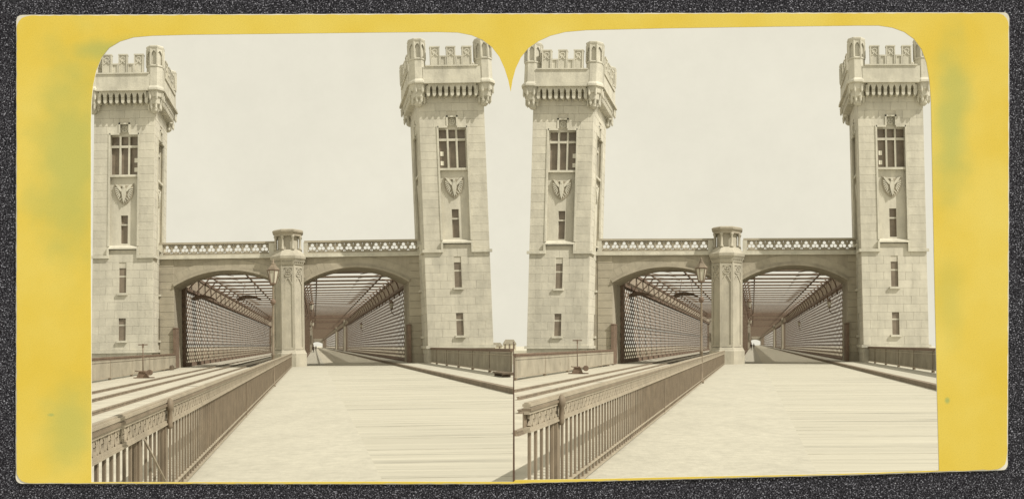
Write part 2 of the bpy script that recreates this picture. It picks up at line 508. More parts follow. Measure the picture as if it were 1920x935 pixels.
def build_tower(br, which, px, V, hw, lean, vis, label):
    u = br.u_at(px, V)
    T = Thing('bridge_tower', label, 'tower', br, (u, V, 0), lean, group='gate towers of the bridges')
    D = 6.2
    ky = D / (2 * hw)
    faces = {
        'front': lambda a, d, z: (a, d, z),
        'right': lambda a, d, z: (hw - d, D / 2 + a * ky, z),
        'left': lambda a, d, z: (-hw + d, D / 2 - a * ky, z),
        'back': lambda a, d, z: (-a, D - d, z)}
    RW = 1.14
    low = [(-.27, .27, 2.28, 4.06), (-.27, .27, 5.97, 7.90)]
    rec = [(-RW, RW, 9.30, 18.32), (-.38, .38, 18.30, 19.12)]
    ztop = 21.45
    core = MB().box(-hw + .75, hw - .75, .75, D - .75, -3, 21.9)
    T.part('core', core, M['mortar'])
    for fname in ('front', vis):
        fn = faces[fname]
        w = MB(fn)
        m = hw if fname == 'front' else hw - .02
        for a, b, z0, z1 in cells(-m, m, -3, ztop, low + rec):
            w.box(a, b, .05, .48, z0, z1)
        wall = T.part('wall', w, M['mortar'])
        for a, b, z0, z1 in courses(-hw, hw, 0.9, ztop - .05, low + rec, .62, 1.25):
            da, h = round(b - a, 3), round(z1 - z0, 3)
            g = .005
            mk = lambda da=da, h=h: MB(lambda x, y, z: tuple(Vector(fn(x, y, z)) - Vector(fn(0, 0, 0)))).cbox(-da / 2 + g, da / 2 - g, 0, .06, -h / 2 + g, h / 2 - g, .006)
            T.inst('ashlar_block', (fname, da, h), mk, M['ashlar'], Vector(fn((a + b) / 2, random.uniform(-.003, .003), (z0 + z1) / 2)), wall)
        # recessed panel
        wall_fn = fn
        fn = lambda a, d, z, wf_=wall_fn: wf_(a, d - .16 if d > .12 else d, z)
        slit = (-.24, .30, 9.83, 12.03)
        win = (-1.04, 1.04, 15.18, 18.17)
        rw = MB(fn)
        for a, b, z0, z1 in cells(-RW, RW, 9.3, 19.2, [slit, win]):
            rw.box(a, b, .46, .72, z0, z1)
        T.part('recess_wall', rw, M['ashlar'])
        fr = MB(fn)
        for s in (-1, 1):
            fr.box(s * RW - .07, s * RW + .07, -.05, .1, 9.6, 18.39)
            fr.box(s * .76 - .38 - .07 * 0, s * .76 + .38, -.05, .1, 18.25, 18.39)
            fr.box(s * .38 - .06, s * .38 + .06, -.05, .1, 18.39, 19.18)
        fr.box(-.44, .44, -.05, .1, 19.06, 19.18)
        T.part('recess_moulding', fr, M['trim'])
        orn = MB(fn).box(-.37, .37, .42, .6, 18.40, 19.1).ring(0, 18.75, .27, .19, .34, .44, 14)
        for i in range(4):
            t = math.pi / 4 + i * math.pi / 2
            orn.bar((.05 * math.cos(t), 18.75 + .05 * math.sin(t)), (.33 * math.cos(t), 18.75 + .33 * math.sin(t)), .09, .36 + i * .005, .44)
        T.part('carved_panel', orn, M['trim'])
        # tracery window
        wf = MB(fn)
        for x in (-.345, .345):
            wf.box(x - .07, x + .07, .44, .66, 15.18, 18.17)
        wf.box(-1.04, 1.04, .452, .65, 17.30, 17.48)
        W = T.part('window', wf, M['trim'])
        for c in (-.69, 0, .69):
            for z0, z1 in ((15.18, 17.31), (17.47, 18.17)):
                key = (fname, 'pane', z0)
                mk = lambda z0=z0, z1=z1: MB(lambda x, y, z: tuple(Vector(fn(x, y, z)) - Vector(fn(0, 0, 0)))).box(-.35, .35, 0, .03, z0, z1)
                T.inst('pane', key, mk, M['glass'], Vector(fn(c, .67, 0)), W)
        if fname == 'front':
            x = .86 if which == 'left' else -.80
            for z0, z1 in ((15.45, 15.78), (16.18, 16.52)):
                T.part('open_pane', MB(fn).box(x - .13, x + .13, .64, .667, z0, z1), M['sky_white'], W)  # white plate stands in for sky light through an open pane
        T.part('window_sill', MB(fn).box(-1.12, 1.12, .05, .55, 15.0, 15.17), M['trim'])
        eagle_shield(T, fn, 0.0, 12.86, 14.5, None, .46)
        # slit windows
        for (a, b, z0, z1), dd in [(low[0], .0), (low[1], .0), (slit, .42)]:
            tz = z1 - (z1 - z0) * .33
            s = MB(fn).box(a - .05, b + .05, dd + .12, dd + .26, tz - .06, tz + .06)
            sw = T.part('slit_window', s, M['trim'])
            T.part('pane', MB(fn).box(a - .06, b + .06, dd + .27, dd + .30, z0 - .02, z1 + .02), M['glass'], sw)
            if dd == 0:
                T.part('sill', MB(fn).box(a - .14, b + .14, -.16, .12, z0 - .17, z0), M['trim'], sw)
        # string course stepping up under the recess
        fn = wall_fn
        sc = MB(fn)
        ex = hw + (.16 if fname == 'front' else .0)
        for s in (-1, 1):
            p, q = sorted((s * ex, s * (RW + .10)))
            sc.box(p, q, -.17, .06, 8.66, 8.88)
            sc.box(*sorted((s * (RW + .10), s * (RW - .06))), -.175, .06, 8.66, 9.36)
        sc.box(-RW - .10, RW + .10, -.18, .06, 9.36, 9.46)
        sc.add([(-RW, -.15, 9.46), (RW, -.15, 9.46), (RW, .47, 9.80), (-RW, .47, 9.80), (-RW, .47, 9.46), (RW, .47, 9.46)],
               [(0, 1, 2, 3), (0, 3, 4), (1, 5, 2), (3, 2, 5, 4), (0, 4, 5, 1)])
        T.part('string_course', sc, M['trim'])
        T.part('plinth_course', MB(fn).box(-ex, ex, -.13, .06, 1.30, 1.52), M['trim'])
    # plain far sides
    other = 'left' if vis == 'right' else 'right'
    for fname in (other, 'back'):
        T.part('wall', MB(faces[fname]).box(-hw + .02, hw - .02, .02, .76, -3, ztop), M['ashlar'])
    # crown: corbel table, cornice, battlements and corner turrets
    OV = .72
    for fname in ('front', 'left', 'right', 'back'):
        fn = faces[fname]
        d0 = -OV * (1.0 if fname in ('left', 'right') else 1.25)
        if fname in ('front', vis):
            nb = 8
            xs = [-1.82 + i * 3.64 / nb for i in range(nb + 1)]
            for x in xs:
                mk = lambda: MB(lambda p, q, z: tuple(Vector(fn(p, q, z)) - Vector(fn(0, 0, 0)))).prism(
                    [(-.125, .80), (.125, .80), (.125, .16), (.10, .05), (.06, .0), (-.06, .0), (-.10, .05), (-.125, .16)], d0 * .80, .0)
                T.inst('corbel', (fname, 'corbel'), mk, M['trim'], Vector(fn(x, 0, 20.52)))
            ar = MB(fn)
            for p, q in zip(xs, xs[1:]):
                c = (p + q) / 2
                ar.prism([(p, 20.96), (p + .12, 20.96), (p + .135, 21.12), (c, 21.32), (q - .135, 21.12), (q - .12, 20.96), (q, 20.96), (q, 21.46), (p, 21.46)], d0 * .88, .05)
            T.part('arcade', ar, M['trim'])
        cw = hw + OV - .02
        T.part('cornice', MB(fn).box(-cw + .5, cw - .5, d0 - .12, .3, 21.42, 21.56).box(-cw + .5, cw - .5, d0 - .06, .3, 21.56, 21.74), M['trim'])
        T.part('parapet', MB(fn).box(-2.2, 2.2, d0 + .06, d0 + .5, 21.73, 22.72).box(-2.0, 2.0, d0 - .03, d0 + .55, 22.72, 22.82), M['trim'])
        for x, wdt, h in [(-1.22, .34, 24.27), (0, .34, 24.27), (1.22, .34, 24.27), (-.61, .24, 23.55), (.61, .24, 23.55)]:
            if abs(x) > 1: wdt = .36
            def mk(wdt=wdt, h=h):
                b = MB(lambda p, q, z: tuple(Vector(fn(p, q, z)) - Vector(fn(0, 0, 0))))
                b.box(-wdt, wdt, d0 + .12, d0 + .45, 22.82, h)
                b.box(-wdt - .02, wdt + .02, d0 + .04, d0 + .5, h - .10, h)
                b.box(-wdt, -wdt + .08, d0 + .05, d0 + .12, 22.82, h - .1)
                b.box(wdt - .08, wdt, d0 + .05, d0 + .12, 22.82, h - .1)
                if h > 24:
                    b.ring(0, h - .40, .21, .14, d0 + .075, d0 + .12, 12)
                    b.bar((-.2, h - .75), (0, h - .55), .07, d0 + .06, d0 + .12)
                    b.bar((.2, h - .75), (0, h - .55), .07, d0 + .06, d0 + .12)
                return b
            T.inst('merlon', (fname, wdt, h), mk, M['trim'], Vector(fn(x, 0, 0)))
    T.part('roof_slab', MB().box(-hw - .3, hw + .3, -.3, D + .3, 21.6, 21.9), M['trim'])
    for sx in (-1, 1):
        for y in (-.12, D + .12):
            cx = sx * (hw + OV - .70)
            rot = math.pi / 8
            st = T.part('turret', MB().lathe([(.14, 19.85), (.30, 20.0), (.32, 20.35), (.52, 20.5), (.55, 20.9), (.66, 21.0), (.72, 21.42), (.86, 21.46), (.86, 21.6), (.76, 21.74), (.68, 21.82), (.655, 23.30), (.56, 23.34), (.54, 24.75)], 8, cx, y, rot, 1.2), M['trim'])
            T.part('turret_band', MB().lathe([(.69, 23.28), (.71, 23.33), (.69, 23.42), (.5, 23.44)], 8, cx, y, rot, 1.2), M['trim'], st)
            T.part('turret_cap', MB().lathe([(.66, 24.62), (.71, 24.74), (.73, 24.84), (.70, 24.90)], 8, cx, y, rot, 1.2), M['trim'], st)
            col = MB(); hd = MB(); cr = MB()
            for i in range(8):
                t = rot + i * math.pi / 4
                x1, y1 = cx + .66 * math.cos(t), y + .66 * 1.2 * math.sin(t)
                col.lathe([(.07, 23.4), (.07, 24.66)], 6, x1, y1)
                t2 = t + math.pi / 4
                x2, y2 = cx + .66 * math.cos(t2), y + .66 * 1.2 * math.sin(t2)
                f2 = lambda a, d, z, x1=x1, x2=x2, y1=y1, y2=y2: (x1 + (x2 - x1) * a, y1 + (y2 - y1) * a, z)
                q = [(0.05, 24.66), (0.95, 24.66), (.95, 24.15), (.8, 24.35), (.5, 24.54), (.2, 24.35), (.05, 24.15)]
                vs = [f2(a, 0, z) for a, z in q]
                off = [((vx - cx) * .9 + cx, (vy - y) * .9 + y, vz) for vx, vy, vz in vs]
                tr = tessellate_polygon([[Vector((a, z, 0)) for a, z in q]])
                n = len(vs)
                hd.add(vs + off, [tuple(k) for k in tr] + [tuple(k + n for k in reversed(tt)) for tt in tr] + [(k, (k + 1) % n, n + (k + 1) % n, n + k) for k in range(n)])
                for rr, z0, z1 in ((.54, 20.08, 20.42), (.78, 20.75, 21.2)):
                    cr.lathe([(.0, z0 - .08), (.09, z0 + .08), (.09, z1), (.12, z1 + .1)], 5, cx + rr * .86 * math.cos(t), y + rr * .86 * 1.2 * math.sin(t))
            T.part('colonnette', col, M['trim'], st)
            T.part('niche_head', hd, M['trim'], st)
            T.part('corbel', cr, M['trim'], st)
    return T

# ------------------------------------------------------------------ portal between the towers
def arc_pts(x0, x1, zs, zc, n=20, grow=0.0):
    """segmental arch from x0 to x1 springing at zs with its crown at zc"""
    c = (x0 + x1) / 2; h = (x1 - x0) / 2; rise = zc - zs
    r = (h * h + rise * rise) / (2 * rise); zo = zc - r
    a = math.asin(h / r)
    return [(c + (r + grow) * math.sin(-a + 2 * a * i / n), zo + (r + grow) * math.cos(-a + 2 * a * i / n)) for i in range(n + 1)]

def build_portal(br, lean):
    V = 76.0
    T = Thing('bridge_portal', 'stone portal wall with two low arches and pierced parapet joining the %s pair of towers' % br.word, 'portal', br, (0, V, 0), lean, group='stone portals of the bridges')
    A = (-11.32, -2.5, 6.6, 7.85)
    B = (-.95, 7.69, 6.7, 7.95)
    XL, XR, TOP = -13.4, 10.2, 8.80
    poly = [(XL, -3), (XL, TOP), (XR, TOP), (XR, -3), (B[1], -3)] + list(reversed(arc_pts(*B))) + [(B[0], -3), (A[1], -3)] + list(reversed(arc_pts(*A))) + [(A[0], -3)]
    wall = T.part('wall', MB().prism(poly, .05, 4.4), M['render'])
    def free(a, b, z0, z1):
        for (x0, x1, zs, zc) in (A, B):
            if b > x0 - .02 and a < x1 + .02:
                xs = max(x0, min(x1, a)), max(x0, min(x1, b))
                c = (x0 + x1) / 2; h = (x1 - x0) / 2; rise = zc - zs
                r = (h * h + rise * rise) / (2 * rise); zo = zc - r + 0.0
                for x in xs:
                    if z0 < zo + math.sqrt(max(0, (r + .85) ** 2 - (x - c) ** 2)): return False
        return True
    for a, b, z0, z1 in courses(-12.55, -11.34, .9, TOP, [], .62, 1.1) + courses(7.71, 9.3, .9, TOP, [], .62, 1.1):
        if free(a, b, z0, z1):
            da, h = round(b - a, 3), round(z1 - z0, 3)
            T.inst('ashlar_block', ('w', da, h), lambda: MB().cbox(-da / 2 + .01, da / 2 - .01, 0, .06, -h / 2 + .01, h / 2 - .01, .015), M['voussoir'], ((a + b) / 2, random.uniform(-.004, .004), (z0 + z1) / 2), wall)
    for (x0, x1, zs, zc) in (A, B):
        n = 17
        lo, hi = arc_pts(x0, x1, zs, zc, n, .30), arc_pts(x0, x1, zs, zc, n, .86)
        for i in range(n):
            q = [lo[i], lo[i + 1], hi[i + 1], hi[i]]
            cx = sum(p[0] for p in q) / 4; cz = sum(p[1] for p in q) / 4
            q = [((x - cx) * .985 + cx, (z - cz) * .98 + cz) for x, z in q]
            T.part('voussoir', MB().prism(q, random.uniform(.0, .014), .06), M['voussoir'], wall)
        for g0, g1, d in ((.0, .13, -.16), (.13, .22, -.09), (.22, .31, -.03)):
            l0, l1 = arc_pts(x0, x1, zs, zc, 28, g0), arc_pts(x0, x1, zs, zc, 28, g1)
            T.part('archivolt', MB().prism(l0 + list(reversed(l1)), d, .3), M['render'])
    # threshold blocks, folded iron gates at the outer jambs
    T.part('jamb_base', MB().box(-12.3, -11.28, -.10, .3, 0, .95), M['trim'])
    for x0, x1 in ((-11.42, -11.20), (7.58, 7.80)):
        T.part('folded_gate', MB().box(x0, x1, -.2, 1.6, .02, 3.2).box(x0 - .03, x1 + .03, -.24, 1.64, 3.2, 3.28), M['iron'])
    # cornice and pierced parapet
    T.part('cornice', MB().box(XL, XR, -.22, 4.5, 8.80, 8.92).box(XL, XR, -.14, 4.5, 8.92, 9.10), M['trim'])
    for x0, x1, n in ((-12.5, -3.1, 12), (-.75, 8.9, 12)):
        P = T.part('parapet_rail', MB().box(x0, x1, -.13, .2, 9.98, 10.14).box(x0, x1, -.08, .16, 9.10, 9.20), M['voussoir'])
        T.part('parapet_post', MB().box(x0 - .05, x0 + .3, -.12, .2, 9.10, 9.99), M['trim'])
        T.part('parapet_post', MB().box(x1 - .5, x1 + .05, -.12, .2, 9.10, 9.99), M['trim'])
        w = (x1 - .5 - x0 - .3) / n
        def unit():
            b = MB()
            holes = []
            for k in range(3):
                t0 = math.pi / 2 + k * 2 * math.pi / 3
                cx, cz = .165 * math.cos(t0), .40 + .165 * math.sin(t0)
                holes.append([(cx + .135 * math.cos(t), cz + .135 * math.sin(t)) for t in [2 * math.pi * j / 14 for j in range(14)]])
            for s in (-1, 1):
                holes.append([(s * .33, .05), (s * .26, .10), (s * (w / 2 - .03), .26), (s * (w / 2 - .02), .06)])
            b.prism([(-w / 2, .005), (w / 2, .005), (w / 2 - .005, .30), (.37, .52), (.33, .775), (-.33, .775), (-.37, .52), (-w / 2 + .005, .30)], .0, .09, holes)
            b.ring(0, .40, .385, .335, -.05, .02, 20)
            for s in (-1, 1):
                b.bar((s * .30, .68), (s * w / 2, .775), .05, -.03, .08)
            return b
        for i in range(n):
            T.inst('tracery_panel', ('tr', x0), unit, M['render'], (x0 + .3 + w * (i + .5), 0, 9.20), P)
    # ---- octagonal pier between the arches
    cx, cy = -2.06, .2
    r8 = math.pi / 8
    k = 1 / math.cos(r8)
    pier = T.part('pier', MB().lathe([(1.42 * k, 0), (1.42 * k, 1.05), (1.34 * k, 1.15), (1.30 * k, 1.28), (1.16 * k, 1.36), (1.16 * k, 8.05), (1.24 * k, 8.15), (1.30 * k, 8.44), (1.42 * k, 8.62), (1.44 * k, 8.82), (1.36 * k, 8.9), (1.0 * k, 9.35), (.82 * k, 9.38), (.82 * k, 10.55)], 8, cx, cy, r8, 1.35), M['pier'])
    T.part('pier_cap', MB().lathe([(1.08 * k, 10.45), (1.10 * k, 10.62), (1.22 * k, 10.74), (1.24 * k, 10.88), (1.1 * k, 10.98)], 8, cx, cy, r8, 1.35), M['render'], pier)
    for i in range(8):
        t = r8 + i * math.pi / 4
        px_, py_ = cx + 1.16 * k * math.cos(t), cy + 1.35 * 1.16 * k * math.sin(t)
        if math.sin(t) < .5:
            T.part('edge_shaft', MB().lathe([(.09, 1.3), (.09, 8.1)], 6, px_, py_), M['pier'], pier)
        T.part('colonnette', MB().lathe([(.15, 9.32), (.13, 9.5), (.09, 9.55), (.09, 10.28), (.14, 10.36), (.16, 10.48)], 8, cx + .98 * k * math.cos(t), cy + 1.35 * .98 * k * math.sin(t), 0, 1, True), M['pier'], pier)
        # blind tracery on each face
        t2 = t + math.pi / 4
        qx, qy = cx + 1.16 * k * math.cos(t2), cy + 1.35 * 1.16 * k * math.sin(t2)
        if (math.sin(t) + math.sin(t2)) < .3:
            nx, ny = (px_ + qx) / 2 - cx, (py_ + qy) / 2 - cy
            nl = math.hypot(nx, ny); nx, ny = nx / nl, ny / nl
            mx, my = (px_ + qx) / 2, (py_ + qy) / 2
            hl = math.hypot(qx - px_, qy - py_) / 2
            ux, uy = (qx - px_) / (2 * hl), (qy - py_) / (2 * hl)
            fn = lambda a, d, z, mx=mx, my=my, ux=ux, uy=uy, nx=nx, ny=ny, hl=hl: (mx + ux * a * hl / .48 - nx * d, my + uy * a * hl / .48 - ny * d, z)
            b = MB(fn)
            for s in (-1, 1):
                b.box(*sorted((s * .33, s * .42)), -.07, .02, 1.5, 7.9)
                b.bar((s * .36, 6.55), (s * .10, 7.02), .08, -.065, .02)
                b.bar((s * .10, 7.0), (0, 7.12), .08, -.06, .02)
                b.ring(s * .12, 7.52, .15, .09, -.055, .02, 10)
            b.ring(0, 7.50, .34, .27, -.066, .02, 16)
            b.ring(0, 7.66, .13, .08, -.05, .02, 10)
            b.box(-.42, .42, -.072, .02, 7.86, 7.98)
            b.box(-.42, .42, -.074, .02, 1.38, 1.55)
            T.part('blind_tracery', b, M['pier'], pier)
            fr = MB(fn)
            for j in range(5):
                a = -.4 + j * .2
                fr.ring(a, 8.40, .085, .045, -.22, -.05, 8)
            T.part('carved_frieze', fr, M['pier'], pier)
    return T

# ------------------------------------------------------------------ iron lattice bridge behind the portal
def build_bridge(br):
    V0 = 80.5
    T = Thing('lattice_bridge', 'covered iron lattice bridge running back behind the %s stone portal' % br.word, 'bridge', br, (0, V0, 0), 0.0, group='iron lattice bridges')
    E1, E2, E3 = 163.0, 255.0, 800.0
    def lattice(u, v0, v1, z0, z1, ph, pv, bw):
        b = MB()
        H = z1 - z0
        run = H / ph * pv
        for sgn, dx in ((1, -.022), (-1, .012)):
            v = v0 - run
            while v < v1:
                a, c = v, v + run
                za, zc = z0, z1
                if a < v0: za = z0 + H * (v0 - a) / run; a = v0
                if c > v1: zc = z0 + H * (v1 - v) / run; c = v1
                if sgn < 0: za, zc = z0 + z1 - za, z0 + z1 - zc
                b.add([(u + dx, a - bw / 2, za), (u + dx, a + bw / 2, za), (u + dx, c + bw / 2, zc), (u + dx, c - bw / 2, zc),
                       (u + dx + .010, a - bw / 2, za), (u + dx + .010, a + bw / 2, za), (u + dx + .010, c + bw / 2, zc), (u + dx + .010, c - bw / 2, zc)],
                      [(0, 1, 2, 3), (7, 6, 5, 4), (0, 3, 7, 4), (1, 5, 6, 2)])
                v += pv
        return b
    for u, inner in ((-11.25, 1), (-1.25, 1), (8.05, -1)):
        ch = MB()
        for a, b in ((0, E1), (E1 + 6, E2), (E2 + 12, E3)):
            ch.box(u - .2, u + .2, a, b, -.4, .32)
            ch.box(u - .22, u + .22, a, b, 6.62, 6.86)
            ch.box(u - .12, u + .12, a, b, 8.05, 8.30)
        tr = T.part('truss', ch, M['iron'])
        T.part('lattice', lattice(u, 0, E1, .3, 6.65, .70, 1.40, .64), M['lattice'], tr, stuff=True)
        T.part('lattice', lattice(u, E1 + 6, E2, .3, 6.65, 1.0, 2.0, .86), M['lattice'], tr, stuff=True)
        T.part('lattice', lattice(u, E2 + 12, E3, .3, 6.65, 2.1, 4.2, 1.4), M['lattice'], tr, stuff=True)
        T.part('end_post', MB().box(u - .16, u + .16, -.05, .95, -.4, 8.3), M['iron'], tr)
        # cladding strip between lattice and roof
        T.part('fascia', MB().box(u - .05, u + .03, 0.6, E3, 6.86, 8.05), M['fascia'], tr)
        for v in (E1 + .4, E2 + 1):
            T.part('portal_post', MB().box(u - .5, u + .5, v, v + (5 if v < E2 else 10), -.4, 8.2), M['render'], tr)
        n = 26
        for i in range(n):
            y = 2.2 + i * 5.4
            def brace():
                b = MB()
                pts = [(0, 0, 0)]
                pts = [(inner * (.10 + 1.25 * (1 - math.cos(t))), 0, 6.2 + 1.95 * math.sin(t)) for t in [j * math.pi / 14 for j in range(8)]]
                if u < -5: pts = [(.08, 0, 6.75), (1.5, 0, 8.2)]
                b.tube(pts, .06, 4, False)
                return b
            T.inst('knee_brace', ('kb', u), brace, M['iron'], (u, y, 0), tr)
        if u != -1.25:
            pass
    nb = 52
    for i in range(nb):
        T.inst('cross_beam', 'beam', lambda: MB().box(-11.2, 8.0, -.40, .40, 8.21, 8.32).box(-11.2, 8.0, -.52, .52, 8.18, 8.21), M['beam'], (0, 4.6 + i * 5.4, 0))
    for x in (-10.0, -6.4, -2.6, .2, 6.6):
        T.part('purlin', MB().box(x - .07, x + .07, 0, 282, 8.33, 8.43), M['beam'])
    for i in range(13):
        y = 4.6 + i * 5.4
        for x, s in ((-10.0, 1), (6.6, -1)):
            def wind(s=s):
                return MB().add([(0, 0, 0), (0, .15, 0), (s * 2.2, 5.4, 0), (s * 2.2, 5.25, 0), (0, 0, .05), (0, .15, .05), (s * 2.2, 5.4, .05), (s * 2.2, 5.25, .05)],
                                [(0, 1, 2, 3), (7, 6, 5, 4), (0, 3, 7, 4), (1, 5, 6, 2), (0, 4, 5, 1), (3, 2, 6, 7)])
            T.inst('wind_brace', ('wind', s), wind, M['beam'], (x, y, 8.44))
    far = MB()
    y = 4.6 + nb * 5.4
    while y < E3:
        far.box(-11.2, 8.0, y - .5, y + .5, 8.18, 8.34); y += 5.4
    T.part('cross_beam', far, M['beam'], stuff=True)
    for y in (128, 168, 262):
        T.part('cross_girder', MB().box(-11.2, 8.0, y, y + 1.6, 7.75, 8.4), M['iron'])
    # far portal, seen end on down the roadway
    a = arc_pts(-3.1, 7.4, 3.6, 5.3, 14)
    T.part('far_portal', MB().prism([(-14, -.5), (-14, 10), (11, 10), (11, -.5), (7.4, -.5)] + list(reversed(a)) + [(-3.1, -.5)], E3, E3 + 6), M['render'])
    # cast iron deck plates carrying the tracks under the roof
    return T

# ------------------------------------------------------------------ decks
def clip_poly(poly, br):
    """keep the side of x = 0 the bridge stands on"""
    out = []
    f = lambda p: (p[0] + br.k * p[1]) * br.side
    for i in range(len(poly)):
        p, q = poly[i], poly[(i + 1) % len(poly)]
        fp, fq = f(p), f(q)
        if fp >= 0: out.append(p)
        if (fp > 0) != (fq > 0) and fp != fq:
            t = fp / (fp - fq)
            out.append((p[0] + (q[0] - p[0]) * t, p[1] + (q[1] - p[1]) * t))
    return out

def slab(br, name, u0, u1, v0, v1, z0, z1, mat):
    p = clip_poly([(u0, v0), (u1, v0), (u1, v1), (u0, v1)], br)
    n = len(p)
    mb = MB().add([(u, v, z0) for u, v in p] + [(u, v, z1) for u, v in p],
                  [tuple(reversed(range(n))), tuple(range(n, 2 * n))] + [(i, (i + 1) % n, n + (i + 1) % n, n + i) for i in range(n)])
    return struct(name, mb, mat, br.L())

def build_decks(br, ur):
    s = br.side
    VN = 7.4 if s < 0 else 7.9
    slab(br, 'track_bed', -11.6, ur - .28, VN, 900, -.6, -.02, M['ballast'])
    slab(br, 'footway', ur - .3, .82, VN, 900, -.6, 0.0, M['sand'])
    road = slab(br, 'roadway', .82, 6.37, VN, 900, -.6, -.012, M['road'])
    slab(br, 'kerb', 6.37, 6.62, VN, 900, -.6, .17, M['kerb'])
    slab(br, 'pavement', 6.62, 9.4, VN, 900, -.6, .16, M['sand'])
    L = br.L()
    v = 9.0
    while v < 76:
        w = .62 * random.uniform(.94, 1.06)
        u1 = 6.36
        if s < 0: u1 = min(u1, br.limit(v) - .01)
        if u1 > 1.0:
            z = random.uniform(-.006, -.002)
            u0 = .79
            g = random.choice((.002, .002, .003, .007))
            mb = MB().add([(u0, g, -.03), (u1, g, -.02), (u1 + (.2 * w if s < 0 and u1 < 6.3 else 0), w - g, -.03), (u0, w - g, -.03),
                           (u0, g, z), (u1, g, z + random.uniform(-.001, .001)), (u1 + (.2 * w if s < 0 and u1 < 6.3 else 0), w - g, z), (u0, w - g, z + random.uniform(-.001, .001))],
                          [(0, 3, 2, 1), (4, 5, 6, 7), (0, 1, 5, 4), (1, 2, 6, 5), (2, 3, 7, 6), (3, 0, 4, 7)])
            o = link('plank', mb.mesh('plank', M['plank'], L), road, L @ Vector((0, v, 0)))
        v += w

# ------------------------------------------------------------------ street furniture
def build_railing(br, p0, p1):
    """foreground iron railing between the footway and the tracks"""
    (u0, v0), (u1, v1) = p0, p1
    T = Thing('iron_railing', 'long ornamental iron railing receding to the pier, in the %s view' % br.word, 'railing', br, (u0, v0, 0), group='long iron railings beside the tracks')
    Lg = v1 - v0; sl = (u1 - u0) / Lg
    def run(x0, x1, z0, z1, a=0.0, b=Lg):
        q = [(x0 + sl * a, a), (x1 + sl * a, a), (x1 + sl * b, b), (x0 + sl * b, b)]
        return [(x, y, z0) for x, y in q] + [(x, y, z1) for x, y in q]
    fc = [(0, 3, 2, 1), (4, 5, 6, 7), (0, 1, 5, 4), (1, 2, 6, 5), (2, 3, 7, 6), (3, 0, 4, 7)]
    T.part('handrail', MB().add(run(-.035, .04, 1.075, 1.10), fc).add(run(-.025, .03, 1.06, 1.075), fc).add(run(-.02, .022, 1.10, 1.115), fc), M['rail'])
    T.part('handrail_groove_shade', MB().add(run(-.04, .045, 1.035, 1.06), fc), M['bars'])  # dark strip imitating the shaded groove under the handrail
    T.part('mid_rail', MB().add(run(-.03, .035, .86, .885), fc).add(run(-.02, .045, .842, .86), fc), M['rail'])
    T.part('frieze_rail', MB().add(run(-.02, .03, 1.005, 1.035), fc), M['rail'])
    T.part('lower_rail', MB().add(run(-.025, .025, .125, .145), fc).add(run(-.03, .03, .02, .045), fc), M['rail'])
    T.part('frieze_gap_shade', MB().add(run(-.032, -.022, .885, 1.02), fc), M['bars'])  # dark strip added as painted shadow behind the frieze gaps
    sp = .25
    n = int(Lg / sp)
    bal = lambda: MB().box(-.011, .011, -.026, .026, .03, .84)
    def orn():
        b = MB(lambda a, d, z: (d, a, z))
        b.ring(0, .945, .085, .050, -.018, .018, 10)
        b.bar((-.125, .885), (-.05, .97), .035, -.015, .015)
        b.bar((.125, .885), (.05, .97), .035, -.015, .015)
        b.bar((0, .95), (0, 1.02), .05, -.014, .014)
        b.bar((-.12, .96), (-.12, 1.02), .04, -.014, .014)
        return b
    rest = MB()
    for i in range(n):
        y = sp * (i + .5)
        if i < 290:
            T.inst('baluster', 'bal', bal, M['bars'], (sl * y, y, 0))
        if i < 110:
            T.inst('frieze_ornament', 'orn', orn, M['rail'], (sl * (y + .12), y + .12, 0))
        else:
            x = sl * y
            rest.box(x - .018, x + .018, y - .07, y + .05, .885, 1.0)
    T.part('frieze_ornament', rest, M['rail'], stuff=True)
    for v, cap in ((8.3, False), (9.8, True), (22, False), (38, False), (56, False)):
        y = v - v0
        if y < .1: continue
        x = sl * y
        hw_ = .07 if v < 12 else .035
        b = MB().box(x - .05, x + .03, y - hw_, y + hw_, 0, .86)
        P = T.part('post', b, M['bars'])
        if cap:
            T.part('post_cap', MB().lathe([(.02, .80), (.032, .83), (.028, .88), (.026, .98), (.040, 1.0), (.044, 1.05), (.034, 1.09), (.01, 1.12)], 10, x + .06, y, 0, 1.5, True), M['bars'], P)
        elif v < 9:
            T.part('brace', MB().tube([(x + .06, y, .84), (x + .06, y + 1.75, .04)], .012, 5), M['rail'], P)
    return T

def build_fence(br, u, v0, v1, z0, label):
    T = Thing('iron_fence', label, 'fence', br, (u, v0, z0), group='low iron fences in front of the towers')
    Lg = v1 - v0
    T.part('top_rail', MB().box(-.08, .08, 0, Lg, 1.14, 1.22).box(-.05, .05, 0, Lg, 1.06, 1.14), M['iron'])
    T.part('bottom_rail', MB().box(-.04, .04, 0, Lg, .10, .16), M['rail'])
    T.part('mid_rail', MB().box(-.03, .03, 0, Lg, .90, .94), M['rail'])
    b = MB()
    y = .05
    while y < Lg:
        b.box(-.012, .012, y - .032, y + .032, .1, 1.05); y += .115
    T.part('baluster', b, M['fence'], stuff=True)
    T.part('backing_sheet', MB().box(.02, .03, 0, Lg, .12, 1.04), M['fence'])
    n = int(Lg / 5.2)
    for i in range(n + 1):
        T.inst('post', 'post', lambda: MB().box(-.035, .035, -.05, .05, 0, 1.1).box(-.07, .07, -.09, .09, 0, .1), M['bars'], (0, min(Lg - .1, .12 + i * Lg / n), 0))
    return T

